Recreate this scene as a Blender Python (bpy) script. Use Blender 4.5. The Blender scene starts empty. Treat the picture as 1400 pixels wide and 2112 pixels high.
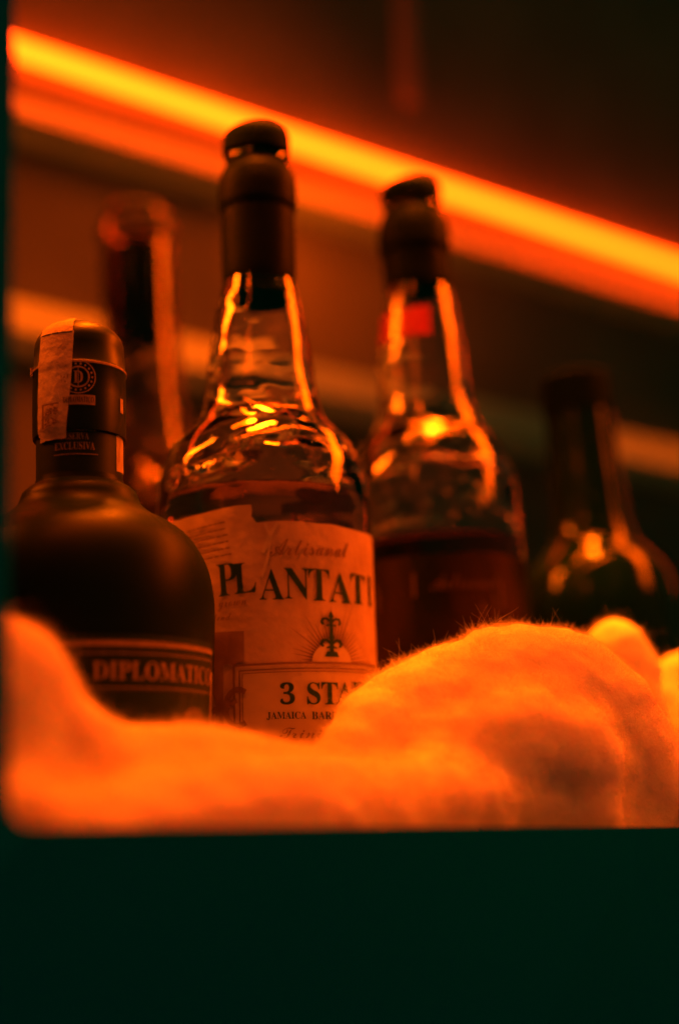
import bpy, bmesh, math, random
import numpy as np
from mathutils import Vector, Matrix, noise

random.seed(7)
rng = np.random.default_rng(7)
SC = bpy.context.scene
COL = SC.collection
R = math.radians

# ------------------------------------------------------------ camera, world, lights
F = 2933.0                       # focal length in pixels of the 1400 px wide photograph (50 mm)
PITCH, ROLL = R(12.5), R(1.2)
CAM = Vector((0, 0, 1.30))
fw = Vector((0, math.cos(PITCH), math.sin(PITCH)))
r0 = Vector((1, 0, 0))
u0 = Vector((0, -math.sin(PITCH), math.cos(PITCH)))
rt = r0 * math.cos(ROLL) - u0 * math.sin(ROLL)
up = u0 * math.cos(ROLL) + r0 * math.sin(ROLL)
cd = bpy.data.cameras.new('camera')
cam = bpy.data.objects.new('camera', cd); COL.objects.link(cam)
M = Matrix((rt, up, -fw)).transposed().to_4x4(); M.translation = CAM
cam.matrix_world = M
cd.sensor_fit = 'VERTICAL'; cd.sensor_height = 36.0; cd.lens = 50.0
cd.clip_start = 0.01; cd.clip_end = 50
cd.dof.use_dof = True; cd.dof.focus_distance = 0.540; cd.dof.aperture_fstop = 2.5
SC.camera = cam

w = bpy.data.worlds.new('World'); SC.world = w; w.use_nodes = True
bg = w.node_tree.nodes['Background']
bg.inputs[0].default_value = (0.0, 1.0, 0.35, 1); bg.inputs[1].default_value = 0.020

SC.view_settings.view_transform = 'Standard'; SC.view_settings.look = 'None'
SC.view_settings.exposure = 0; SC.view_settings.gamma = 1
SC.cycles.max_bounces = 14; SC.cycles.transmission_bounces = 12; SC.cycles.transparent_max_bounces = 12
SC.cycles.caustics_refractive = True; SC.cycles.caustics_reflective = False
SC.cycles.blur_glossy = 0.5
SC.cycles.sample_clamp_indirect = 3.0
SC.cycles.use_denoising = True
SC.cycles.use_adaptive_sampling = True; SC.cycles.adaptive_threshold = 0.01

ORANGE = (1.0, 0.078, 0.0)
def area(name, loc, target, sx, sy, power, color=ORANGE, spread=180):
    l = bpy.data.lights.new(name, 'AREA'); l.shape = 'RECTANGLE'; l.size = sx; l.size_y = sy
    l.energy = power; l.color = color; l.spread = R(spread)
    o = bpy.data.objects.new(name, l); COL.objects.link(o)
    o.location = Vector(loc) + Vector((0, 0, CAM.z))
    d = (Vector(target) - Vector(loc)).normalized()
    z = -d; x = Vector((0.788, 0.616, 0)); x = (x - z * x.dot(z)).normalized(); y = z.cross(x)
    m = Matrix((x, y, z)).transposed().to_4x4(); m.translation = o.location
    o.matrix_world = m
    return o
# strip lamp over the niche, shining down on the cotton
area('overhead_strip_lamp', (0.00, 0.50, 0.56), (0.02, 0.51, 0.0), 0.60, 0.014, 1.45, color=(1.0, .072, 0.0), spread=100)
# unseen strip added farther back for a second reflected ring on the shoulders
area('back_strip_fill', (0.06, 0.78, 0.60), (0.06, 0.76, 0.0), 0.60, 0.010, 1.1, spread=70)
# three unseen narrow-beam strips added to brighten the bottles' shoulders
for y_ in (.62, .72, .84):
    area('shoulder_fill', (0.02, y_, 0.62), (0.01, .64, 0.13), 0.30, 0.012, 0.58, color=(1.0, .11, .001), spread=22)
area('left_fill', (-0.55, 0.62, 0.55), (-0.01, 0.62, 0.15), 0.05, 0.40, 0.9, color=(1.0, .10, .001), spread=40)  # added twin of the side light, brightens the shoulders from the left
# added fill up in front to the left, for the label fronts
area('front_fill', (-0.30, 0.02, 0.55), (0.0, 0.55, 0.04), 0.12, 0.12, 0.07, spread=70)
# low soft fill added over the front edge to lift the cotton
area('cotton_fill', (0.03, 0.22, 0.42), (0.03, 0.46, 0.0), 0.50, 0.10, 0.10, color=(1.0, .078, 0.0), spread=36)
# lit upright on the right behind the bottles
area('side_lamp', (0.55, 0.78, 0.60), (0.0, 0.62, 0.20), 0.13, 0.80, 3.4, spread=80)
for i, (x, y, z) in enumerate([(-0.38, 0.05, 0.60), (-0.38, 0.05, 0.74), (-0.55, 0.62, 0.62), (-0.55, 0.62, 0.78), (0.34, 0.12, 0.56), (0.16, -0.25, 0.52), (-0.14, -0.15, 0.62), (0.10, 0.35, 0.75), (0.40, 0.52, 0.66)]):  # first four give the dots on the necks, the rest are added for glints
    l = bpy.data.lights.new('glint_light', 'POINT'); l.energy = 0.14 if i < 4 else 0.09; l.color = (1, .13, .003); l.shadow_soft_size = 0.004
    o = bpy.data.objects.new('glint_light', l); COL.objects.link(o); o.location = (x, y, CAM.z + z)

# ------------------------------------------------------------ helpers
def proj(P):
    d = P - CAM; k = d.dot(fw)
    return 700 + F * d.dot(rt) / k, 1056 - F * d.dot(up) / k, k
def at(px, py, Y):
    d = fw + rt * ((px - 700) / F) + up * ((1056 - py) / F)
    return CAM + d * (Y / d.y)

def mat(name, base=(.5, .5, .5), rough=.5, metal=0.0, spec=.5, noise_amt=0.0, noise_scale=60, bump=0.0, bump_scale=300,
        sub=0.0, trans=0.0, ior=1.45, base2=None, coat=0.0, stretch=None):
    m = bpy.data.materials.new(name); m.use_nodes = True
    nt = m.node_tree; b = nt.nodes['Principled BSDF']
    b.inputs['Base Color'].default_value = (*base, 1)
    b.inputs['Roughness'].default_value = rough; b.inputs['Metallic'].default_value = metal
    b.inputs['Specular IOR Level'].default_value = spec
    b.inputs['Transmission Weight'].default_value = trans; b.inputs['IOR'].default_value = ior
    b.inputs['Coat Weight'].default_value = coat
    if sub:
        b.inputs['Subsurface Weight'].default_value = sub
        b.inputs['Subsurface Radius'].default_value = (1, .6, .4); b.inputs['Subsurface Scale'].default_value = .014
    tc = nt.nodes.new('ShaderNodeTexCoord'); mp = nt.nodes.new('ShaderNodeMapping')
    nt.links.new(tc.outputs['Object'], mp.inputs['Vector'])
    if stretch: mp.inputs['Scale'].default_value = stretch
    if base2 is not None:
        n = nt.nodes.new('ShaderNodeTexNoise'); n.inputs['Scale'].default_value = noise_scale; n.inputs['Detail'].default_value = 6
        nt.links.new(mp.outputs[0], n.inputs['Vector'])
        rp = nt.nodes.new('ShaderNodeValToRGB')
        rp.color_ramp.elements[0].position = .38; rp.color_ramp.elements[1].position = .64
        rp.color_ramp.elements[0].color = (*base, 1); rp.color_ramp.elements[1].color = (*base2, 1)
        nt.links.new(n.outputs['Fac'], rp.inputs[0]); nt.links.new(rp.outputs[0], b.inputs['Base Color'])
    if bump:
        n2 = nt.nodes.new('ShaderNodeTexNoise'); n2.inputs['Scale'].default_value = bump_scale; n2.inputs['Detail'].default_value = 5
        nt.links.new(mp.outputs[0], n2.inputs['Vector'])
        bp = nt.nodes.new('ShaderNodeBump'); bp.inputs['Strength'].default_value = bump; bp.inputs['Distance'].default_value = .001
        nt.links.new(n2.outputs['Fac'], bp.inputs['Height']); nt.links.new(bp.outputs[0], b.inputs['Normal'])
    return m
def glow(name, col, s):
    m = bpy.data.materials.new(name); m.use_nodes = True; nt = m.node_tree
    nt.nodes.clear(); e = nt.nodes.new('ShaderNodeEmission'); o = nt.nodes.new('ShaderNodeOutputMaterial')
    e.inputs[0].default_value = (*col, 1); e.inputs[1].default_value = s
    nt.links.new(e.outputs[0], o.inputs[0]); return m

MT = dict(
    panel=mat('green_black_panel', (.0006, .25, .80), .55, spec=.0),
    wall=mat('bar_wall_paint', (.21, .21, .14), .6, spec=.04, base2=(.26, .26, .18), noise_scale=9, bump=.2, bump_scale=60),
    ledge=mat('ledge_paint', (.58, .76, .46), .45, spec=.25, base2=(.64, .80, .50), noise_scale=20),
    matteblack=mat('matte_black_cap', (.003, .015, .013), .7, spec=.03),
    batten=mat('batten_paint', (.34, .30, .22), .6, spec=.1),
    shelf=mat('shelf_board', (.10, .08, .06), .5, base2=(.14, .11, .08), noise_scale=30),
    lamp=glow('strip_lamp_light', (1.0, 0.043, 0.0010), 18),
    glass=mat('clear_glass', (.96, .95, .90), .015, trans=1.0, ior=1.48),
    glass2=mat('older_clear_glass', (.55, .46, .36), .10, trans=1.0, ior=1.48),
    rum=mat('amber_spirit', (.93, .72, .50), .0, trans=1.0, ior=1.35),
    dark_rum=mat('dark_spirit', (.30, .14, .06), .0, trans=1.0, ior=1.35),
    sleeve=mat('black_capsule_foil', (.004, .011, .010), .5, spec=.03, bump=.25, bump_scale=180),
    capblack=mat('black_stopper_plastic', (.004, .018, .015), .38, spec=.16),
    gbottle=mat('dark_green_frosted_glass', (.003, .015, .015), .40, spec=.06),
    dbottle=mat('black_green_glass', (.003, .022, .02), .12, spec=.42),
    paper=mat('label_paper', (.49, .385, .31), .75, spec=.12, base2=(.36, .275, .21), noise_scale=45, bump=.35, bump_scale=260),
    paper2=mat('box_paper', (.52, .45, .36), .7, spec=.15, base2=(.45, .38, .30), noise_scale=60),
    brown=mat('brown_print', (.19, .12, .08), .75, spec=.1, base2=(.26, .17, .11), noise_scale=80),
    backlabel=mat('dark_back_label', (.006, .010, .006), .8, spec=.03, base2=(.030, .018, .009), noise_scale=55, stretch=(1, 1, .25)),
    softprint=mat('dim_brown_print', (.075, .045, .025), .8, spec=.05),
    ink=mat('black_ink', (.012, .05, .035), .7, spec=.1),
    softink=mat('faded_ink', (.17, .11, .07), .7, spec=.1),
    gold=mat('gold_print', (.42, .30, .16), .5, spec=.4, base2=(.28, .20, .10), noise_scale=500),
    dimgold=mat('dim_gold_print', (.30, .21, .11), .5, spec=.3, base2=(.20, .14, .07), noise_scale=500),
    darklabel=mat('dark_label_paper', (.004, .022, .018), .5, spec=.2),
    tax=mat('tax_strip_paper', (.50, .42, .33), .6, spec=.25, base2=(.40, .32, .24), noise_scale=220, bump=.5, bump_scale=500),
    red=mat('red_band_paper', (.26, .008, .003), .30, spec=.5, coat=1.0, bump=.5, bump_scale=120),
    cotton=mat('cotton_wool', (.86, .84, .80), .95, spec=.0, bump=.35, bump_scale=900, sub=1.0),
    fibre=mat('cotton_fibre', (.86, .84, .80), .9, spec=.0),
)

def link(name, me, material, parent=None):
    o = bpy.data.objects.new(name, me); COL.objects.link(o)
    if material: me.materials.append(material)
    if parent: o.parent = parent
    return o
def tag(o, label=None, cat=None, group=None, kind=None):
    for k, v in (('label', label), ('category', cat), ('group', group), ('kind', kind)):
        if v: o[k] = v
    return o
def smooth(me, angle=40):
    for p in me.polygons: p.use_smooth = True
    me.set_sharp_from_angle(angle=R(angle))
def lathe(name, prof, material, parent, seg=96, wob=None, closed=False, angle=40):
    """prof: list of (radius, height); poles close themselves."""
    vs, fs, rings = [], [], []
    for (r, z) in prof:
        if r < 1e-6:
            rings.append([len(vs)]); vs.append((0, 0, z))
        else:
            rings.append(list(range(len(vs), len(vs) + seg)))
            for k in range(seg):
                a = 2 * math.pi * k / seg
                rr = r + (wob(a, z, r) if wob else 0)
                vs.append((rr * math.sin(a), -rr * math.cos(a), z))
    n = len(rings)
    for i in range(n if closed else n - 1):
        A, B = rings[i], rings[(i + 1) % n]
        for k in range(seg):
            k2 = (k + 1) % seg
            if len(A) == 1 and len(B) == 1: continue
            if len(A) == 1: fs.append((A[0], B[k2], B[k]))
            elif len(B) == 1: fs.append((A[k], A[k2], B[0]))
            else: fs.append((A[k], A[k2], B[k2], B[k]))
    me = bpy.data.meshes.new(name); me.from_pydata(vs, [], fs); me.update()
    bm = bmesh.new(); bm.from_mesh(me); bmesh.ops.recalc_face_normals(bm, faces=bm.faces); bm.to_mesh(me); bm.free()
    smooth(me, angle)
    return link(name, me, material, parent)
def dense(prof, step=.0015):
    """Catmull-Rom through the profile points"""
    P = [Vector((a, b, 0)) for a, b in prof]; out = []
    for i in range(len(P) - 1):
        p0, p1, p2, p3 = P[max(i - 1, 0)], P[i], P[i + 1], P[min(i + 2, len(P) - 1)]
        n = max(1, int((p2 - p1).length / step))
        for k in range(n):
            t = k / n
            q = .5 * ((2 * p1) + (-p0 + p2) * t + (2 * p0 - 5 * p1 + 4 * p2 - p3) * t * t + (-p0 + 3 * p1 - 3 * p2 + p3) * t ** 3)
            out.append((max(q.x, 0), q.y))
    out.append(prof[-1]); return out

SHELF_Z = CAM.z - .045
class Bottle:
    """A bottle standing on the shelf; its axis runs through two points seen in the photograph at one depth."""
    def __init__(s, name, label, group, top, low, Y, near=.62, fat=1.0):
        T, B = at(*top, Y), at(*low, Y)
        ax = (T - B).normalized()
        base = B + ax * ((SHELF_Z - B.z) / ax.z)
        s.e = bpy.data.objects.new(name, None); COL.objects.link(s.e)
        s.e.empty_display_size = .02
        q = Vector((0, 0, 1)).rotation_difference(ax)
        s.e.rotation_mode = 'QUATERNION'; s.e.rotation_quaternion = q; s.e.location = base
        tag(s.e, label, 'bottle', group)
        s.q, s.base, s.near, s.fat = q, base, near, fat
        zs = np.linspace(0, .5, 1001)
        pr = [proj(base + q @ Vector((0, 0, z))) for z in zs]
        s.zs, s.py, s.k = zs, np.array([p[1] for p in pr]), np.array([p[2] for p in pr])
        s.view = math.atan2(-base.x, base.y)      # azimuth of the camera
    def zf(s, py, rad, az):
        """height at which the skin at this azimuth is seen at picture row py"""
        a = az + s.view; p = Vector((rad * math.sin(a), -rad * math.cos(a), 0))
        ys = np.array([proj(s.base + s.q @ (p + Vector((0, 0, z))))[1] for z in s.zs[::10]])
        return float(np.interp(-py, -ys, s.zs[::10]))
    def z(s, py): return float(np.interp(-py, -s.py, s.zs))
    def r(s, py, hw): return hw * float(np.interp(-py, -s.py, s.k)) / F
    def profc(s, pts):
        pts = [(py, hw * s.fat) for py, hw in pts]
        return [(s.r(py, hw), s.zf(py, s.r(py, hw), 0) * s.near + s.z(py) * (1 - s.near)) for py, hw in pts]
    def prof(s, pts): return [(s.r(py, hw), s.z(py)) for py, hw in pts]

def bisected(bm, axis, a, b, step):
    n = Vector((1, 0, 0)) if axis == 0 else Vector((0, 1, 0))
    t = math.ceil(a / step) * step
    while t < b:
        bmesh.ops.bisect_plane(bm, geom=bm.verts[:] + bm.edges[:] + bm.faces[:], plane_co=n * t, plane_no=n, dist=1e-7); t += step
def wrap(name, bm, bottle, rad, az, zc, material, parent, off, thick=0.0, relief=None, angle=60):
    """wraps a flat drawing (metres) round a bottle: x becomes arc, y height"""
    xs = [v.co.x for v in bm.verts]; ys = [v.co.y for v in bm.verts]
    bisected(bm, 0, min(xs), max(xs), .0012)
    if callable(rad) or relief: bisected(bm, 1, min(ys), max(ys), .002)
    bmesh.ops.triangulate(bm, faces=[f for f in bm.faces if len(f.verts) > 4])
    bmesh.ops.recalc_face_normals(bm, faces=bm.faces)
    a0 = az + bottle.view
    for v in bm.verts:
        u, h = v.co.x, v.co.y; z = zc + h
        rr = rad(z) if callable(rad) else rad
        r_ref = rad(zc) if callable(rad) else rad
        a = a0 + u / r_ref
        rr += off + (relief(u, h) if relief else 0) + v.co.z
        v.co = Vector((rr * math.sin(a), -rr * math.cos(a), z))
    if thick:
        bmesh.ops.recalc_face_normals(bm, faces=bm.faces)
        bmesh.ops.solidify(bm, geom=bm.faces[:], thickness=thick)
    bmesh.ops.recalc_face_normals(bm, faces=bm.faces)
    me = bpy.data.meshes.new(name); bm.to_mesh(me); bm.free(); smooth(me, angle)
    return link(name, me, material, parent)
def poly(pts, bm=None):
    bm = bm or bmesh.new(); vs = [bm.verts.new((x, y, 0)) for x, y in pts]; bm.faces.new(vs); return bm
def stroke(pts, wd, bm=None):
    """a line of constant width as quads"""
    bm = bm or bmesh.new()
    for (x0, y0), (x1, y1) in zip(pts[:-1], pts[1:]):
        d = Vector((x1 - x0, y1 - y0)); L = d.length
        if L < 1e-9: continue
        d /= L; n = Vector((-d.y, d.x)) * wd / 2; e = d * wd * .2
        poly([(x0 - n.x - e.x, y0 - n.y - e.y), (x1 - n.x + e.x, y1 - n.y + e.y), (x1 + n.x + e.x, y1 + n.y + e.y), (x0 + n.x - e.x, y0 + n.y - e.y)], bm)
    return bm
def arc(cx, cy, rx, ry, a0, a1, n=24): return [(cx + rx * math.cos(R(a0 + (a1 - a0) * i / n)), cy + ry * math.sin(R(a0 + (a1 - a0) * i / n))) for i in range(n + 1)]
def serif(s): return ''.join(chr(0x1D400 + ord(c) - 65) if 'A' <= c <= 'Z' else (chr(0x1D7CE + int(c)) if c.isdigit() else c) for c in s)
def script(s):
    return ''.join(chr(0x1D4D0 + ord(c) - 65) if 'A' <= c <= 'Z' else chr(0x1D4EA + ord(c) - 97) if 'a' <= c <= 'z' else c for c in s)
def text_bm(body, width, height, bold=0.0, shear=0.0, spacing=1.0):
    c = bpy.data.curves.new('txt', 'FONT'); c.body = body; c.resolution_u = 3; c.offset = bold; c.shear = shear; c.space_character = spacing
    o = bpy.data.objects.new('txt', c); COL.objects.link(o)
    dg = bpy.context.evaluated_depsgraph_get(); dg.update()
    me = o.evaluated_get(dg).to_mesh()
    bm = bmesh.new(); bm.from_mesh(me); o.evaluated_get(dg).to_mesh_clear()
    bpy.data.objects.remove(o); bpy.data.curves.remove(c)
    bmesh.ops.remove_doubles(bm, verts=bm.verts, dist=1e-5)
    xs = [v.co.x for v in bm.verts]; ys = [v.co.y for v in bm.verts]
    cx, cy = (min(xs) + max(xs)) / 2, (min(ys) + max(ys)) / 2
    sx, sy = width / (max(xs) - min(xs)), height / (max(ys) - min(ys))
    for v in bm.verts: v.co = Vector(((v.co.x - cx) * sx, (v.co.y - cy) * sy, 0))
    return bm
def move(bm, dx=0, dy=0, rot=0.0):
    m = Matrix.Translation((dx, dy, 0)) @ Matrix.Rotation(rot, 4, 'Z')
    bmesh.ops.transform(bm, matrix=m, verts=bm.verts); return bm
def merge(a, b):
    me = bpy.data.meshes.new('tmp'); b.to_mesh(me); b.free(); a.from_mesh(me); bpy.data.meshes.remove(me); return a
def box(name, o0, ex, ey, ez, material, parent=None, bevel=0.0, seg=2):
    """a box from a corner and three edge vectors"""
    bm = bmesh.new(); vs = []
    for k in (0, 1):
        for j in (0, 1):
            for i in (0, 1): vs.append(bm.verts.new(o0 + ex * i + ey * j + ez * k))
    for f in ((0, 2, 3, 1), (4, 5, 7, 6), (0, 1, 5, 4), (2, 6, 7, 3), (0, 4, 6, 2), (1, 3, 7, 5)): bm.faces.new([vs[i] for i in f])
    bmesh.ops.recalc_face_normals(bm, faces=bm.faces)
    if bevel: bmesh.ops.bevel(bm, geom=bm.edges[:], offset=bevel, segments=seg, affect='EDGES', profile=.5)
    me = bpy.data.meshes.new(name); bm.to_mesh(me); bm.free(); smooth(me, 35)
    return link(name, me, material, parent)

# ------------------------------------------------------------ the setting
ALONG = Vector((.788, .616, 0)); BACK = Vector((-.616, .788, 0)); UP = Vector((0, 0, 1))
W0 = Vector((0, 1.15, CAM.z))                       # a point of the back wall
tag(box('wall', W0 - ALONG * 1.6 - UP * .5, ALONG * 4.2, BACK * .05, UP * 2.2, MT['wall']), kind='structure')
P0 = Vector((-.084, .36, CAM.z))                    # inner edge of the front panel's upright
tag(box('shelf', P0 + BACK * .0105 - ALONG * .5 + UP * (-.045 - .02), ALONG * 2.2, BACK * .40, UP * .02, MT['shelf']), kind='structure')

def on_wall(px, py, off=0.0):
    d = fw + rt * ((px - 700) / F) + up * ((1056 - py) / F)
    n = BACK; t = ((W0 - n * off - CAM).dot(n)) / d.dot(n)
    return CAM + d * t
def rail(name, pa, pb, off, material, prof, parent=None, s0=-.6, s1=2.2):
    """a profile (out from the wall, up) run along the line of the wall through two picture points"""
    A, B = on_wall(*pa, off), on_wall(*pb, off)
    d = (B - A).normalized(); nrm = BACK; u = nrm.cross(d) * -1
    if u.z < 0: u = -u
    bm = bmesh.new(); ends = []
    for s in (s0, s1):
        ends.append([bm.verts.new(A + d * s - nrm * x + u * y) for x, y in prof])
    n = len(prof)
    for i in range(n): bm.faces.new((ends[0][i], ends[0][(i + 1) % n], ends[1][(i + 1) % n], ends[1][i]))
    bm.faces.new(ends[0]); bm.faces.new(ends[1][::-1])
    bmesh.ops.recalc_face_normals(bm, faces=bm.faces)
    me = bpy.data.meshes.new(name); bm.to_mesh(me); bm.free(); smooth(me, 35)
    return link(name, me, material, parent)
# long strip lamp on the wall
lampE = bpy.data.objects.new('strip_lamp', None); COL.objects.link(lampE)
tag(lampE, 'glowing yellow orange strip lamp running along the dark back wall', 'lamp')
tube = [(.0074 * math.cos(2 * math.pi * k / 20), .0074 * math.sin(2 * math.pi * k / 20)) for k in range(20)]
LA, LB = (10, 92), (1400, 552)
rail('light_tube', LA, LB, .0100, MT['lamp'], tube, lampE)
rail('mounting_rail', LA, LB, .0100, MT['ledge'], [(-.0095, -.004), (-.0082, -.004), (-.0082, .004), (-.0095, .004)], lampE)
# upper ledge right under the lamp: slanting face that catches its light
led = rail('upper_ledge', (10, 236), (1400, 640), .0, MT['ledge'], [(0, -.024), (.022, -.024), (.036, -.018), (.012, .009), (0, .009)])
tag(led, 'painted ledge just under the glowing strip lamp on the back wall', 'ledge')
led2 = rail('lower_ledge', (10, 685), (1400, 972), .0, MT['ledge'], [(0, -.022), (.024, -.022), (.034, -.010), (.020, .020), (0, .020)])
tag(led2, 'dim reddish ledge lower on the back wall, behind the bottle necks', 'ledge')
Q = on_wall(700, 860, .030); Q0 = on_wall(700, 480, .036)
area('ledge_fill', Q0 - Vector((0, 0, CAM.z)) + ALONG * -.24, Q - Vector((0, 0, CAM.z)) + ALONG * -.24 , .34, .012, .065, spread=26)  # added light without a visible source, brightens the lower ledge
Q1 = on_wall(1330, 900, .036)
area('ledge_fill', Q1 - Vector((0, 0, CAM.z)) + UP * .12, Q1 - Vector((0, 0, CAM.z)), .20, .012, .05, spread=30)  # second added light, for the glow at the ledge's right end
sl_ = bpy.data.lights.new('wall_glow_fill', 'SPOT'); sl_.energy = 2.0; sl_.color = ORANGE; sl_.spot_size = R(70); sl_.spot_blend = 1; sl_.shadow_soft_size = .03  # added spot for the reddish glow on the wall between the bottles
so = bpy.data.objects.new('wall_glow_fill', sl_); COL.objects.link(so)
q0, q1 = on_wall(640, 300, .16), on_wall(705, 560, 0)
so.location = q0; so.rotation_mode = 'QUATERNION'; so.rotation_quaternion = (q1 - q0).to_track_quat('-Z', 'Y')
A = on_wall(822, 205); 
bat = box('wall_batten', A, ALONG * .018, BACK * -.006, UP * .7, MT['batten'], bevel=.001)
tag(bat, 'narrow upright batten on the dark wall above the strip lamp', 'batten')

# front panel with the rounded opening
def front_panel():
    bm = bmesh.new()
    x0, x1, z0, z1, rc = -.9, 1.6, -.9, .30, .0065
    def pt(x, z):
        if -.001 < x and z < .02 and z > -.02: z += .0021 - x * .0159
        return bm.verts.new(P0 + ALONG * x + UP * z)
    corner = [(rc - rc * math.cos(a), rc - rc * math.sin(a)) for a in [R(90 * k / 10) for k in range(11)]]
    zb = -.0004
    pts = [(x0, z1), (-.0062, z1)] + [(x + .0003, z + zb) for x, z in corner] + [(x1, zb)] + [(x1, z0), (x0, z0)]
    f = bm.faces.new([pt(x, z) for x, z in pts])
    bmesh.ops.solidify(bm, geom=[f], thickness=.010)
    bm.normal_update()
    # make sure the thickness goes away from the camera
    c = sum((v.co for v in bm.verts), Vector()) / len(bm.verts)
    if (c - P0).dot(BACK) < 0:
        for v in bm.verts: v.co += BACK * .010
    bmesh.ops.recalc_face_normals(bm, faces=bm.faces)
    me = bpy.data.meshes.new('front_panel'); bm.to_mesh(me); bm.free()
    o = link('front_panel', me, MT['panel'])
    m = o.modifiers.new('bevel', 'BEVEL'); m.width = .0008; m.segments = 2; m.limit_method = 'ANGLE'
    return tag(o, 'green black front panel with a rounded opening, in front of the cotton', 'panel')
front_panel()

# ------------------------------------------------------------ bottle shells
def wavy(z0, z1, amp, sc, seed):
    def f(a, z, r):
        if z < z0 or z > z1: return 0
        t = math.sin(math.pi * (z - z0) / (z1 - z0)) ** .6
        p = Vector((math.sin(a) * r * .75, -math.cos(a) * r * .75, z * 1.9)) * sc + Vector((seed, 0, 0))
        return amp * t * noise.fractal(p, 1.0, 2.0, 3)
    return f
def glass_shell(b, pts, material, wall=.0026, wob_in=None, wob_out=None, rim=None):
    """clear bottle: outer skin, rim, inner skin, thick base"""
    out = dense(b.prof(pts), .002)                     # from low to high
    rb = out[0][0]
    outer = [(0, .004), (rb * .6, .003), (rb * .86, .0), (rb * .97, .002), (rb, .008)] + [p for p in out if p[1] > .012]
    inner = []
    for i, (r, z) in enumerate(out):
        if z > .016:
            inner.append((max(r - wall, .003), z))
    inner = [(0, .012), (rb * .6, .009), (rb * .88, .010)] + inner
    prof = outer + inner[::-1]
    n_out = len(outer)
    zr = outer[-1][1]
    def wob(a, z, r):
        # the outer and inner skins get their own waviness
        ro = float(np.interp(z, [p[1] for p in outer[4:]], [p[0] for p in outer[4:]])) if z > .008 else r
        f = wob_in if r < ro - wall * .5 else wob_out
        return f(a, z, r) if f else 0
    return lathe('glass_body', prof, material, b.e, seg=128, wob=wob, angle=60), inner
def liquid(b, inner, level, material):
    pr = [(r + .0004 if r > 0 else 0, z) for r, z in inner if z < level]
    last = pr[-1][0]
    pr += [(last, level), (last - .0012, level - .0005), (0, level - .0005)]
    pr[0] = (0, pr[0][1] - .0004)
    return lathe('liquid', pr, material, b.e, seg=128, angle=50)

# ---- 1. squat dark green bottle, front left
b1 = Bottle('squat_bottle', 'squat dark green bottle with black gold-printed label, nearest of all and half buried in cotton', 'spirit bottles in the cotton',
            (164, 668), (166, 1350), .52, 1.0)
pts = [(1600, 262), (1500, 270), (1420, 273), (1340, 276), (1270, 277), (1220, 272), (1180, 262), (1145, 245), (1115, 222), (1090, 190), (1074, 160), (1060, 140), (1048, 127), (1034, 121), (1022, 117), (1012, 106), (1004, 92), (985, 86), (940, 86)]
P1 = dense(b1.prof(pts), .002)
rb = P1[0][0]
body1 = lathe('glass_body', [(0, .003), (rb * .8, 0), (rb * .95, .002), (rb, .008)] + [p for p in P1 if p[1] > .012] + [(0, b1.z(940))], MT['gbottle'], b1.e, seg=128)
def rad1(z): return float(np.interp(z, [p[1] for p in P1], [p[0] for p in P1]))
# capsule over the neck and the stopper
sl = b1.profc([(1010, 87), (1000, 88), (960, 88), (900, 88), (886, 88)])
cap = lathe('neck_sleeve', [(sl[0][0], sl[0][1])] + sl + [(sl[-1][0] * .6, sl[-1][1] + .0003)], MT['darklabel'], b1.e)
RS = sl[2][0]
st = b1.profc([(886, 80), (884, 94), (870, 95), (800, 95), (752, 94), (748, 95.5), (741, 95.5), (738, 93), (700, 91), (686, 90), (676, 86), (668, 78), (663, 64), (660, 40)])
stop = lathe('stopper', [(st[0][0] * .7, st[0][1])] + st + [(0, st[-1][1] + .0002)], MT['capblack'], b1.e, angle=30)
RC = b1.r(800, 95)
ringp = b1.profc([(747, 95), (746, 96.5), (742, 96.5), (741, 95)])
lathe('gold_ring', ringp, MT['dimgold'], stop, closed=True)
def az_px(hw, dx): return math.asin(max(-1, min(1, dx / hw)))
# tax strip over the stopper top and down the left
u0_, u1_ = RC * az_px(95, -78), RC * az_px(95, -26)
zt, zb_ = b1.zf(684, RC, R(-33)), b1.zf(905, RC, R(-33))
def jag(a, b_, n, amp): return [(a + (b_ - a) * i / n, random.uniform(-amp, amp)) for i in range(n + 1)]
bm = poly([(u0_, zb_ - zt + x[1]) if False else (x[0], zb_ - zt + x[1]) for x in jag(u0_, u1_, 7, .0002)] + [(u1_ + .0022, -.018), (u1_ + .003, 0.0), (u0_ + .0008, 0.0)])
def radcap(z):
    lo, hi = sl[-1][1], st[1][1]
    if z < lo: return b1.r(900, 88) + .0002
    return float(np.interp(z, [p[1] for p in st[1:]], [p[0] for p in st[1:]]))
tax = wrap('tax_strip', bm, b1, radcap, 0, zt, MT['tax'], b1.e, .0004, .0002, relief=lambda u, h: .00025 * noise.noise(Vector((u * 300, h * 300, 3))))
# its folded end across the rounded top
bmt = bmesh.new(); prev = None
capz = [(p[0], p[1]) for p in st if p[1] > b1.zf(690, RC, 0)]
a_l, a_r = u0_ / RC + b1.view, (u1_ + .0025) / RC + b1.view
rows = []
for (r, z) in capz:
    rows.append([bmt.verts.new(((r + .0005) * math.sin(a_l + (a_r - a_l) * k / 10), -(r + .0005) * math.cos(a_l + (a_r - a_l) * k / 10), z + .0005)) for k in range(11)])
for A_, B_ in zip(rows[:-1], rows[1:]):
    for k in range(10): bmt.faces.new((A_[k], A_[k + 1], B_[k + 1], B_[k]))
me = bpy.data.meshes.new('tax_strip_fold'); bmt.to_mesh(me); bmt.free(); smooth(me); link('strip_fold', me, MT['tax'], tax)
stamp = bmesh.new()
for k in range(46):
    cx, cy = random.uniform(-.0032, .0032), random.uniform(-.004, .004)
    stroke([(cx, cy), (cx + random.uniform(-.0012, .0012), cy + random.uniform(-.0008, .0008))], random.uniform(.0002, .0007), stamp)
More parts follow.
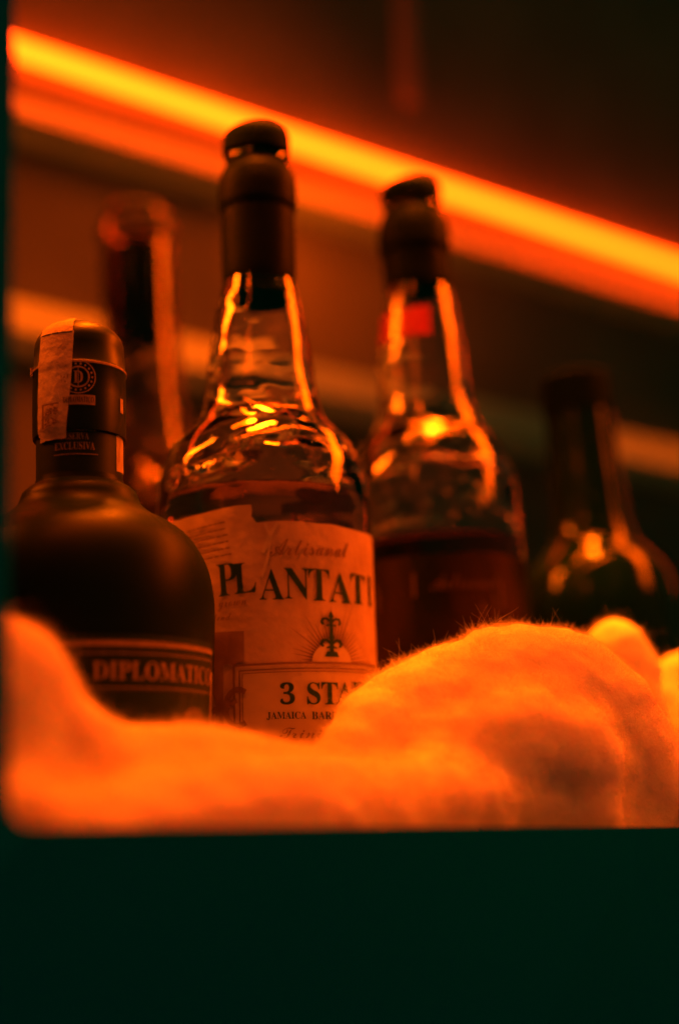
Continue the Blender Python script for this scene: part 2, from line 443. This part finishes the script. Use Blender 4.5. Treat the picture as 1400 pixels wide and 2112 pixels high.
poly([(-.0036, -.0046), (-.0027, -.0046), (-.0027, .0046), (-.0036, .0046)], stamp); poly([(-.0036, .0041), (.0036, .0041), (.0036, .0047), (-.0036, .0047)], stamp)
wrap('stamp', stamp, b1, radcap, 0 + (u0_ + u1_) / 2 / RC, b1.zf(858, RC, R(-33)), MT['softink'], tax, .0010)
# round seal with the initial and a ring of beads
seal = bmesh.new(); rs = b1.r(775, 34)
stroke(arc(0, 0, rs, rs, 0, 360, 40), .0004, seal); stroke(arc(0, 0, rs * .62, rs * .62, 0, 360, 36), .0006, seal)
for k in range(18):
    a = 2 * math.pi * k / 18; x, y = rs * .81 * math.cos(a), rs * .81 * math.sin(a)
    poly([(x + .00042 * math.cos(t * 1.047), y + .00048 * math.sin(t * 1.047)) for t in range(6)], seal)
merge(seal, text_bm(serif('D'), rs * .55, rs * .75))
stroke([(0, -rs * .55), (0, rs * .55)], .0003, seal)
az_seal = az_px(95, -2)
wrap('seal', seal, b1, RC, az_seal, b1.zf(777, RC, 0), MT['dimgold'], stop, .0002, .0001)
band = poly([(-.0062, -.0019), (.0062, -.0019), (.0062, .0019), (-.0062, .0019)])
bnd = wrap('name_band', band, b1, RC, az_seal, b1.zf(824, RC, 0), MT['dimgold'], stop, .00015, .0001)
wrap('lettering', text_bm(serif('DIPLOMATICO'), .0112, .0022), b1, RC, az_seal, b1.zf(824, RC, 0), MT['darklabel'], bnd, .00045)
sb_ = poly([(-.0011, -.0028), (.0011, -.0028), (.0011, .0028), (-.0011, .0028)])
wrap('side_mark', sb_, b1, RC, az_px(95, 84), b1.zf(838, RC, R(62)), MT['gold'], stop, .0002, .0001)
sb_ = poly([(-.0007, -.0016), (.0007, -.0016), (.0007, .0016), (-.0007, .0016)])
wrap('side_mark', sb_, b1, RC, az_px(95, -93), b1.zf(768, RC, R(-78)), MT['gold'], stop, .0009, .0008)
# neck print
for py, wd in ((884, .0150), (936, .0165)):
    z_ = b1.zf(py if py > 890 else 887, RS, 0)
    wrap('printed_line', stroke([(-wd / 2, 0), (wd / 2, 0)], .00035), b1, RS, az_px(88, -8), z_, MT['dimgold'], cap, .0002)
wrap('lettering', text_bm(serif('RESERVA'), .0105, .0026), b1, RS, az_px(88, -10), b1.zf(899, RS, 0), MT['dimgold'], cap, .0002)
wrap('lettering', text_bm(serif('EXCLUSIVA'), .0150, .0029), b1, RS, az_px(88, -10), b1.zf(919, RS, 0), MT['dimgold'], cap, .0002)
sd = poly([(-.0045, -.0088), (.0045, -.0080), (.0045, .0088), (-.0045, .0088)])
sdo = wrap('side_seal', sd, b1, RS, az_px(88, 84), b1.zf(930, RS, R(70)), MT['tax'], cap, .0002, .0001)
wrap('seal_print', stroke([(-.003, .006), (-.0012, .004), (-.0024, .000), (-.0030, -.005)], .0004), b1, RS, az_px(88, 84), b1.zf(930, RS, R(70)), MT['gold'], sdo, .0005)
# body label
RB = b1.r(1400, 274)
zc = b1.zf(1412, RB, R(40)); mpp = .471 / F
def radb(z): return max(rad1(z), RB * .97)
lab = poly([(-.052, -.040), (.026, -.040), (.026, .0165), (-.052, .0165)])
az_l1 = R(40)
def radl(z): return rad1(z) + .0002
lab1 = wrap('label', lab, b1, radl, az_l1, zc, MT['darklabel'], b1.e, .0001, .0002)
bd = stroke([(-.052, 0), (.026, 0)], .0013)
for k in range(60):
    x = -.0515 + k * .0013
    poly([(x - .0004, .0006), (x + .0004, .0006), (x + .0004, .0013), (x - .0004, .0013)], bd)
wrap('beaded_border', bd, b1, radl, az_l1, b1.zf(1334, RB, R(40)), MT['dimgold'], lab1, .0006)
wrap('edge_stripe', stroke([(.0255, -.04), (.0255, .006)], .0011), b1, radl, az_l1, zc, MT['gold'], lab1, .0007)
box_l = bmesh.new()
for yy in (.0062, -.0051): stroke([(-.038, yy), (.0215, yy)], .0003, box_l)
for yy in (.0069, -.0058): stroke([(-.038, yy), (.0215, yy)], .0001, box_l)
stroke([(.0215, .0062), (.0215, -.0051)], .0003, box_l)
wrap('frame_line', box_l, b1, radl, R(44), b1.zf(1390, RB, R(40)), MT['dimgold'], lab1, .0006)
wrap('lettering', text_bm(serif('DIPLOMATICO'), .0545, .0062), b1, radl, R(37), b1.zf(1387, RB, R(40)), MT['dimgold'], lab1, .0006)
em = bmesh.new()
for q_ in (.0085, .0070, .0052): stroke(arc(0, -.010, q_, q_ * 1.15, 15, 165, 20), .0003, em)
for k in range(9):
    a = R(25 + 130 * k / 8); poly([(.0077 * math.cos(a) + .0005 * math.cos(t), -.010 + .0088 * math.sin(a) + .0005 * math.sin(t)) for t in np.linspace(0, 5.2, 6)], em)
wrap('crest', em, b1, radl, R(54), b1.zf(1455, RB, R(40)), MT['dimgold'], lab1, .0006)

# ---- 2. tall clear bottle with torn paper label, in focus
b2 = Bottle('clear_bottle', 'tall clear bottle with torn pale three star label and black neck sleeve', 'spirit bottles in the cotton',
            (528, 262), (546, 1150), .60, fat=1.06)
pts2 = [(1640, 220), (1500, 221), (1300, 221), (1150, 221), (1090, 221), (1050, 220), (1015, 217), (985, 211), (958, 202), (932, 187), (908, 167), (887, 146), (864, 128), (830, 117), (790, 112), (740, 106), (690, 98), (640, 87), (600, 77), (570, 70), (540, 66), (480, 62), (420, 60), (340, 58)]
g2, in2 = glass_shell(b2, pts2, MT['glass'], .0030, wob_in=wavy(b2.z(1070), b2.z(830), .0042, 46, 1.3), wob_out=wavy(b2.z(1040), b2.z(560), .0009, 36, 5.0))
liquid(b2, in2, b2.z(1040), MT['rum'])
sp = b2.profc([(578, 68), (560, 71), (500, 72), (440, 71.5), (426, 71), (414, 75), (400, 76), (375, 76), (352, 73), (338, 67), (330, 60)])
sp[0] = (b2.r(578, 68), b2.zf(598, b2.r(578, 68), 0))
lathe('neck_sleeve', dense(sp, .001) + [(sp[-1][0] * .8, sp[-1][1] + .0003)], MT['sleeve'], b2.e)
lathe('glass_lip', b2.profc([(334, 55), (330, 58), (322, 61), (312, 60), (306, 55)]), MT['glass'], b2.e)
lathe('collar', b2.profc([(338, 50), (300, 50)]), MT['sleeve'], b2.e)
sp = b2.profc([(306, 40), (306, 62), (303, 65.5), (285, 66), (270, 65.5), (262, 62), (258, 54)])
lathe('stopper', [(0, sp[0][1])] + sp + [(0, sp[-1][1] + .0004)], MT['matteblack'], b2.e, angle=30)
# label
RL = b2.r(1250, 221); px2 = RL / 221
def Ub(dx): return RL * az_px(221, dx)
z0l = b2.zf(1250, RL, 0)
def Zr(py, dx): return b2.zf(py, RL, az_px(221, max(-214, min(214, dx)))) - z0l
def warp(u, h): return .0002 * noise.noise(Vector((u * 90, h * 70, 1))) + .00015 * noise.noise(Vector((u * 260, h * 150, 7)))
top = [(-22, 1079), (0, 1077), (30, 1074), (70, 1076), (100, 1079), (130, 1083), (160, 1089), (185, 1096), (205, 1101), (214, 1106)]
tp = []
for i, (dx, py) in enumerate(top): tp.append((Ub(dx), Zr(py, dx) + random.uniform(-.0003, .0003)))
main = poly([(Ub(-8), Zr(1640, -8)), (Ub(214) + .035, Zr(1640, 214)), (Ub(214) + .035, Zr(1106, 214))] + tp[::-1] + [(Ub(-2), Zr(1150, -2)), (Ub(-12), Zr(1200, -12)), (Ub(-18), Zr(1300, -18)), (Ub(-18), Zr(1500, -18))])
lab2 = wrap('label', main, b2, RL, 0, z0l, MT['paper'], b2.e, .0004, .0002, relief=warp)
left = [(-221, 1096), (-195, 1083), (-170, 1074), (-140, 1066), (-110, 1058), (-80, 1049), (-55, 1044), (-24, 1041), (-22, 1052), (-24, 1066), (-12, 1080), (2, 1098), (14, 1130), (0, 1160), (-12, 1210), (-10, 1300), (-12, 1640)]
lp = [(Ub(dx) - (.02 if dx == -221 else 0), Zr(py, dx) + random.uniform(-.0002, .0002)) for dx, py in left] + [(Ub(-221) - .02, Zr(1640, -221))]
lab2b = wrap('side_label', poly(lp[::-1]), b2, RL, 0, z0l, MT['paper'], b2.e, .0008, .0002, relief=warp)
# raised torn creases
cr = stroke([(Ub(2), Zr(1082, 2)), (Ub(12), Zr(1110, 12)), (Ub(6), Zr(1150, 6)), (Ub(-6), Zr(1190, -6))], .0010)
wrap('torn_edge', cr, b2, RL, 0, z0l, MT['paper2'], lab2b, .0012, .0003)
cr = stroke([(Ub(26), Zr(1080, 26)), (Ub(8), Zr(1108, 8)), (Ub(-2), Zr(1140, -2))], .0014)
wrap('crease', cr, b2, RL, 0, z0l, MT['paper2'], lab2, .0008, .0003)
def put(name, bm, dx, py, parent, m, off=.0012, rot=0.0):
    u, h = Ub(dx), Zr(py, dx)
    move(bm, u, h, rot)
    return wrap(name, bm, b2, RL, 0, z0l, m, parent, off, relief=warp)
H = px2
ltr = [('P', -70, 1196, 64, 40, 4, lab2b), ('L', -38, 1193, 60, 42, 3, lab2b), ('A', 12, 1206, 60, 46, 0, lab2), ('N', 60, 1205, 62, 50, 0, lab2), ('T', 102, 1207, 63, 46, 0, lab2),
       ('A', 143, 1213, 60, 56, 0, lab2), ('T', 180, 1216, 60, 50, 0, lab2), ('I', 205, 1220, 60, 22, 0, lab2)]
for ch, dx, py, hh, ww, rot, par in ltr:
    put('letter', text_bm(serif(ch), ww * H, hh * H * .98, bold=-0.004), dx, py, par, MT['ink'], off=.0014 if par is lab2b else .0011, rot=R(rot))
put('lettering', text_bm(script('Artisanal'), .036, 34 * H, shear=.1), 92, 1130, lab2, MT['softink'], off=.0011, rot=R(2))
for k in range(6):
    s = bmesh.new(); x = 0
    while x < .017:
        wd = random.uniform(.0008, .0026); stroke([(x - .0085, 0), (x - .0085 + wd, random.uniform(-.0001, .0001))], .0006, s); x += wd + random.uniform(.0004, .0008)
    put('small_print', s, -112 + k * 1.5, 1088 + k * 13, lab2b, MT['softink'], off=.0014, rot=R(6))
put('lettering', text_bm(script('grown'), .0115, 18 * H), -62, 1250, lab2b, MT['softink'], off=.0014, rot=R(2))
put('lettering', text_bm(script('blend'), .009, 13 * H), -84, 1274, lab2b, MT['softink'], off=.0014)
# emblem: staff with two fleurs on a rising sun with rays
def fleur(bm, cx, cy, s):
    stroke([(cx, cy - s), (cx, cy + s * 1.1)], s * .42, bm)
    poly([(cx - s * .35, cy + s * .7), (cx, cy + s * .4), (cx + s * .35, cy + s * .7), (cx, cy + s * 1.5)], bm)
    for d in (-1, 1):
        stroke([(cx, cy - s * .1), (cx + d * s * .5, cy + s * .42), (cx + d * s * .95, cy + s * .38), (cx + d * s * 1.12, cy - s * .05), (cx + d * s * .95, cy - s * .35)], s * .30, bm)
        stroke([(cx, cy - s * .35), (cx + d * s * .55, cy - s * .5)], s * .22, bm)
em = bmesh.new(); u_ = 1 * H * 1.35
fleur(em, 0, 26 * u_, 14 * u_); fleur(em, 0, -14 * u_, 15 * u_); stroke([(0, 22 * u_), (0, -30 * u_)], 5.5 * u_, em)
poly([(-12 * u_, -38 * u_), (12 * u_, -38 * u_), (8 * u_, -28 * u_), (-8 * u_, -28 * u_)], em)
for v in em.verts: v.co.y *= .78
put('emblem', em, 121, 1313, lab2, MT['ink'], off=.0016)
rays = bmesh.new(); rr = 38 * H
for k in range(27):
    a = R(4 + 172 * k / 26); l0, l1 = rr * 1.12, rr * random.uniform(1.8, 3.1) * (1.25 if k % 3 == 0 else 1)
    dx_, dy_ = math.cos(a), math.sin(a)
    poly([(dx_ * l0 - dy_ * .0003, dy_ * l0 + dx_ * .0003), (dx_ * l0 + dy_ * .0003, dy_ * l0 - dx_ * .0003), (dx_ * l1, dy_ * l1)], rays)
put('sun_rays', rays, 124, 1367, lab2, MT['softink'], off=.0010)
put('sun', poly(arc(0, 0, rr * 1.2, rr, 0, 180, 20)), 124, 1367, lab2, MT['paper2'], off=.00125)
# lower box with its frame
Wb = Ub(214) + .030 - Ub(-62)
bx = poly([(Ub(-62), Zr(1372, -62)), (Ub(214) + .03, Zr(1372, 214)), (Ub(214) + .03, Zr(1640, 214)), (Ub(-62), Zr(1640, -62))])
lbox = wrap('name_panel', bx, b2, RL, 0, z0l, MT['paper2'], lab2, .0010, .0004, relief=warp)
fr = bmesh.new()
for d, t_ in ((0, .0009), (11, .0006), (17, .0003)):
    ux = Ub(-60 + d * .9); stroke([(Ub(214) + .028, Zr(1374 + d, 214)), (ux, Zr(1374 + d, -50)), (ux, Zr(1640, -50))], t_, fr)
wrap('frame_line', fr, b2, RL, 0, z0l, MT['softink'], lbox, .0017, relief=warp)
for ch, dx, ww in (('3', 36, 27), ('S', 84, 27), ('T', 114, 36), ('A', 143, 46), ('R', 174, 50), ('S', 199, 34)):
    put('letter', text_bm(serif(ch), ww * H * (1.0 if dx < 150 else 1.0), 42 * H, bold=.004), dx, 1431, lbox, MT['ink'], off=.0019)
put('lettering', text_bm(serif('JAMAICA'), .0150, 15 * H), 34, 1477, lbox, MT['ink'], off=.0019)
put('lettering', text_bm(serif('BARBADOS'), .0230, 15 * H), 128, 1477, lbox, MT['ink'], off=.0019)
put('lettering', text_bm(script('Trinidad'), .0300, 20 * H), 90, 1512, lbox, MT['softink'], off=.0019)
# brown pictures left of the box
put('picture', poly([(-.0090, -.0055), (.0048, -.0062), (.0050, .0060), (-.0090, .0062)]), -64, 1335, lab2b, MT['brown'], off=.0013)
sc_ = bmesh.new()
for dx_, dy_, q_ in ((0, 0, .006), (.004, -.010, .005), (-.003, -.018, .006)):
    stroke(arc(dx_, dy_, q_, q_ * 1.4, 60, 300, 14), .0022, sc_)
put('scroll_print', sc_, -72, 1408, lab2b, MT['brown'], off=.0014)
sc_ = stroke([(0, .012), (0, -.03)], .0035)
put('scroll_print', sc_, -88, 1420, lab2b, MT['brown'], off=.0013)

# ---- 3. the second clear bottle, farther back
b3 = Bottle('clear_bottle', 'clear bottle with a red neck band, behind the large cotton mound', 'spirit bottles in the cotton',
            (845, 373), (898, 1130), .70, fat=1.12)
pts3 = [(1560, 178), (1400, 180), (1200, 181), (1130, 181), (1090, 180), (1050, 179), (1010, 175), (975, 167), (948, 156), (922, 140), (898, 118), (850, 99), (800, 94), (740, 89), (680, 81), (630, 73), (600, 66), (560, 60), (500, 56), (430, 53)]
g3, in3 = glass_shell(b3, pts3, MT['glass'], .0032, wob_in=wavy(b3.z(1110), b3.z(855), .0040, 44, 4.1), wob_out=wavy(b3.z(1080), b3.z(600), .0009, 34, 9.0))
liquid(b3, in3, b3.z(1128), MT['dark_rum'])
sp = b3.profc([(592, 58), (570, 61), (520, 62), (513, 62), (505, 66), (490, 66.5), (465, 66), (445, 62), (432, 56), (428, 50)])
lathe('neck_sleeve', dense(sp, .001) + [(sp[-1][0] * .8, sp[-1][1] + .0003)], MT['sleeve'], b3.e)
lathe('glass_lip', b3.profc([(434, 46), (428, 50), (418, 53), (412, 51), (408, 46)]), MT['glass'], b3.e)
lathe('collar', b3.profc([(438, 42), (400, 42)]), MT['sleeve'], b3.e)
sp = b3.profc([(407, 34), (407, 53), (404, 56.5), (390, 57), (378, 56.5), (372, 53), (369, 45)])
lathe('stopper', [(0, sp[0][1])] + sp + [(0, sp[-1][1] + .0004)], MT['matteblack'], b3.e, angle=30)
N3 = b3.prof(pts3)
def rad3(z): return float(np.interp(z, [p[1] for p in N3], [p[0] for p in N3]))
bd = poly([(-.032, -.0080), (.005, -.0080), (.006, .0078), (-.032, .0080)])
wrap('red_band', bd, b3, rad3, 0, b3.z(688), MT['red'], b3.e, .0004, .0002)
R3 = b3.r(1200, 181); zl3 = b3.zf(1142, R3, 0)
bk = poly([(-.062, -.085), (.062, -.085), (.062, -.0030), (.045, .0), (.020, .0006), (.0, -.0002), (-.03, .0004), (-.062, -.001)])
fl = wrap('label', bk, b3, R3, R(6), zl3, MT['backlabel'], b3.e, .0003, .0002)
for k in range(9):
    sm = bmesh.new()
    x = random.uniform(-.045, .045); y = random.uniform(-.040, -.008); stroke([(x, y), (x + random.uniform(-.0006, .0006), y - random.uniform(.004, .014))], random.uniform(.0008, .0020), sm)
    wrap('smudge', sm, b3, R3, R(6), zl3, MT['softprint'], fl, .0006)
wrap('lettering', text_bm(script('Artisanal'), .034, .0075), b3, R3, R(18), zl3 - .0135, MT['softprint'], fl, .0007)

# ---- 4. black bottle on the right
b4 = Bottle('dark_bottle', 'black bottle with broad shoulders and long bare neck, behind the small cotton puff', 'spirit bottles in the cotton',
            (1182, 765), (1236, 1260), .80)
pts4 = [(1500, 156), (1350, 160), (1270, 161), (1235, 158), (1212, 153), (1192, 148), (1176, 140), (1158, 127), (1140, 108), (1120, 92), (1090, 84), (1050, 80), (1000, 77), (940, 73), (880, 71), (840, 70)]
P4 = dense(b4.prof(pts4), .002); rb = P4[0][0]
lathe('glass_body', [(0, .003), (rb * .8, 0), (rb * .95, .002), (rb, .008)] + [p for p in P4 if p[1] > .012] + [(0, P4[-1][1] + .0005)], MT['dbottle'], b4.e, seg=128)
sp = b4.profc([(846, 71), (842, 73), (800, 72), (780, 71), (770, 70), (766, 67)])
lathe('stopper', [(sp[0][0] * .9, sp[0][1])] + sp + [(0, sp[-1][1] + .0003)], MT['matteblack'], b4.e, angle=25)

# ---- 5. blurred clear bottle at the back left
b5 = Bottle('clear_bottle', 'blurred clear bottle with glass stopper standing behind the squat dark green bottle', 'spirit bottles in the cotton',
            (280, 425), (302, 1050), .87, fat=1.12)
pts5 = [(1500, 158), (1200, 160), (1100, 160), (1060, 155), (1025, 141), (990, 123), (950, 107), (900, 97), (840, 90), (760, 84), (700, 80), (620, 77), (560, 75), (500, 74)]
g5, in5 = glass_shell(b5, pts5, MT['glass2'], .0035, wob_in=wavy(b5.z(1080), b5.z(700), .0025, 60, 8.8))
liquid(b5, in5, b5.z(960), MT['rum'])
lathe('neck_sleeve', b5.profc([(690, 60), (690, 60.5), (600, 60), (520, 59), (505, 52)]) + [(0, b5.zf(504, b5.r(504, 50), 0))], MT['sleeve'], b5.e)
lathe('glass_stopper', [(0, b5.zf(500, b5.r(500, 56), 0))] + b5.profc([(499, 56), (490, 66), (470, 73), (455, 70), (448, 58), (440, 60), (425, 58), (416, 48)]) + [(0, b5.zf(413, b5.r(413, 48), 0))], MT['glass2'], b5.e)

# ------------------------------------------------------------ cotton wool
def clump(label, balls, seed, voxel=.0028, it=22, n_short=9000, n_long=1500, floor=True):
    bm = bmesh.new()
    for P, r, sz in balls:
        bmesh.ops.create_icosphere(bm, subdivisions=3, radius=r, matrix=Matrix.Translation(P) @ Matrix.Diagonal((1, 1, sz, 1)))
        # the wad reaches down to the shelf below each lobe
        zb = P.z
        while floor and zb - r * .8 > SHELF_Z + .004:
            zb -= r * .9
            q = max(zb, SHELF_Z + r * .7)
            bmesh.ops.create_icosphere(bm, subdivisions=2, radius=r * .97, matrix=Matrix.Translation((P.x, P.y, q)))
    me = bpy.data.meshes.new('c'); bm.to_mesh(me); bm.free()
    o = bpy.data.objects.new('c', me); COL.objects.link(o)
    m = o.modifiers.new('r', 'REMESH'); m.mode = 'VOXEL'; m.voxel_size = voxel
    m = o.modifiers.new('s', 'SMOOTH'); m.factor = .5; m.iterations = it
    m = o.modifiers.new('u', 'SUBSURF'); m.levels = 1; m.render_levels = 1
    dg = bpy.context.evaluated_depsgraph_get(); dg.update()
    me2 = bpy.data.meshes.new_from_object(o.evaluated_get(dg)); bpy.data.objects.remove(o)
    n = len(me2.vertices); co = np.empty(n * 3); me2.vertices.foreach_get('co', co); co = co.reshape(-1, 3)
    no = np.empty(n * 3); me2.vertices.foreach_get('normal', no); no = no.reshape(-1, 3)
    for i in range(n):
        p = Vector(co[i]) + Vector((seed, 0, 0))
        d = .0020 * noise.fractal(p * 30, 1.2, 2.0, 2) + .0012 * noise.fractal(p * 85, 1.0, 2.0, 2) + .0004 * noise.fractal(p * 190, .9, 2.0, 2) + .0002 * noise.noise(p * 520)
        co[i] += no[i] * d
    co[:, 2] = np.maximum(co[:, 2], SHELF_Z + .0005)
    bk = np.array(BACK); dp = (co - np.array(P0)) @ bk                     # the wad lies against the inside of the panel
    co += bk * np.maximum(0, .0125 - dp)[:, None]
    me2.vertices.foreach_set('co', co.ravel()); me2.update()
    for p in me2.polygons: p.use_smooth = True
    # fibres, thin three-sided threads
    me2.calc_loop_triangles(); nt_ = len(me2.loop_triangles)
    tri = np.empty(nt_ * 3, dtype=np.int32); me2.loop_triangles.foreach_get('vertices', tri); tri = tri.reshape(-1, 3)
    A_, B_, C_ = co[tri[:, 0]], co[tri[:, 1]], co[tri[:, 2]]
    nn = np.cross(B_ - A_, C_ - A_); ar = np.linalg.norm(nn, axis=1); nn /= (ar[:, None] + 1e-12)
    okm = (A_[:, 2] > CAM.z - .012) * ((A_ - np.array(P0)) @ bk > .0165); vis = ((np.array(CAM) - A_) * nn).sum(1) / np.linalg.norm(np.array(CAM) - A_, axis=1) > -.45; w_ = ar * okm * vis; w_ /= w_.sum()
    V, Fc = [], []
    base = 0
    for cnt, L0, L1, rad, curl in ((n_short, .0014, .0042, .000030, 1.1), (n_long, .004, .010, .000026, 1.0)):
        idx = rng.choice(nt_, cnt, p=w_); a = rng.random((cnt, 2)); s = a.sum(1) > 1; a[s] = 1 - a[s]
        P = A_[idx] + (B_[idx] - A_[idx]) * a[:, :1] + (C_[idx] - A_[idx]) * a[:, 1:]
        d = nn[idx] * .42 + rng.normal(size=(cnt, 3)) * .55; d /= np.linalg.norm(d, axis=1)[:, None]
        L = rng.uniform(L0, L1, cnt); S = 4 if L1 < .005 else 8
        L *= np.array([.35 + 1.3 * max(0, .5 + noise.noise(Vector(q_) * 130 + Vector((seed, 0, 0)))) for q_ in P]); L = L[:, None]
        bend = rng.normal(size=(cnt, 3)) * curl * 1.6
        pts_ = [P - nn[idx] * .0004]; q = pts_[0].copy()
        for k in range(S):
            d = d + bend * .25 - nn[idx] * .05 + rng.normal(size=(cnt, 3)) * .10; d /= np.linalg.norm(d, axis=1)[:, None]
            q = q + d * L / S; pts_.append(q.copy())
        ref = np.cross(d, rng.normal(size=(cnt, 3))); ref /= np.linalg.norm(ref, axis=1)[:, None]; ref2 = np.cross(d, ref)
        arr = np.empty((cnt, S + 1, 3, 3))
        for k in range(S + 1):
            rk = rad * (1 - .6 * k / S)
            for j in range(3):
                an = 2 * math.pi * j / 3
                arr[:, k, j] = pts_[k] + (ref * math.cos(an) + ref2 * math.sin(an)) * rk
        V.append(arr.reshape(-1, 3))
        st_ = base + np.arange(cnt)[:, None, None] * (S + 1) * 3 + np.arange(S)[None, :, None] * 3
        j = np.arange(3)[None, None, :]; j2 = (j + 1) % 3
        f = np.stack([st_ + j, st_ + j2, st_ + 3 + j2, st_ + 3 + j], -1).reshape(-1, 4)
        Fc.append(f); base += cnt * (S + 1) * 3
    V = np.concatenate(V); Fc = np.concatenate(Fc)
    fm = bpy.data.meshes.new('fibres'); fm.vertices.add(len(V)); fm.vertices.foreach_set('co', V.ravel())
    fm.loops.add(Fc.size); fm.loops.foreach_set('vertex_index', Fc.ravel().astype(np.int32))
    fm.polygons.add(len(Fc)); fm.polygons.foreach_set('loop_start', (np.arange(len(Fc)) * 4).astype(np.int32))
    fm.update(calc_edges=True); 
    for p in fm.polygons: p.use_smooth = True
    c = link('cotton_wool', me2, MT['cotton']); tag(c, label, 'cotton wool', 'wads of cotton wool')
    fo = link('fibre_fuzz', fm, MT['fibre'], c); fo['kind'] = 'stuff'
    return c
def tops(lst):
    out = []
    for px, py, Y, r in lst:
        P = at(px, py, Y); out.append((Vector((P.x, P.y, P.z - r * .95)), r, 1.0))
    return out

left_tops = [(-40, 1258, .410, .019), (30, 1280, .415, .016), (80, 1372, .425, .016), (140, 1440, .432, .016), (220, 1488, .440, .018), (310, 1492, .448, .019),
             (400, 1486, .456, .019), (480, 1503, .465, .021), (560, 1526, .478, .021), (640, 1536, .490, .021)]
front_roll = [(-30, 1592, .396, .018), (40, 1600, .398, .018), (120, 1612, .403, .018), (210, 1608, .410, .019), (300, 1590, .418, .020), (390, 1570, .428, .021), (480, 1556, .440, .022), (570, 1550, .452, .023), (650, 1548, .466, .023), (730, 1556, .480, .021), (800, 1560, .492, .020), (880, 1555, .505, .020), (960, 1560, .517, .020)]
mound = [(705, 1512, .514, .016), (742, 1462, .519, .017), (776, 1415, .526, .018), (815, 1388, .534, .020), (868, 1352, .542, .023), (925, 1328, .548, .024), (980, 1318, .550, .025), (1030, 1296, .554, .026), (1075, 1288, .556, .027), (1125, 1298, .558, .026), (1172, 1322, .560, .025), (1218, 1360, .562, .024), (1255, 1405, .564, .022), (1285, 1455, .566, .020), (1330, 1505, .572, .021), (1390, 1540, .580, .024), (1470, 1560, .590, .025),
         (900, 1450, .528, .022), (1040, 1400, .536, .026), (1150, 1430, .542, .024), (900, 1540, .516, .022), (1010, 1530, .530, .022)]
clump('long bank of cotton wool rising to a bright mound with stray fibres', tops(left_tops + front_roll + mound), 9.0, n_short=150000, n_long=6500, it=32)
clump('small round puff of cotton wool against the black bottle with broad shoulders', tops([(1268, 1275, .650, .0155), (1240, 1320, .650, .015), (1300, 1325, .652, .014), (1215, 1390, .650, .015), (1290, 1400, .650, .018)]), 5.0, n_short=10000, n_long=300)
clump('tuft of cotton wool cut off by the photo edge beside the small round puff', tops([(1400, 1345, .690, .017), (1362, 1385, .685, .014), (1450, 1330, .70, .022), (1420, 1420, .68, .022)]), 6.0, n_short=7000, n_long=200)
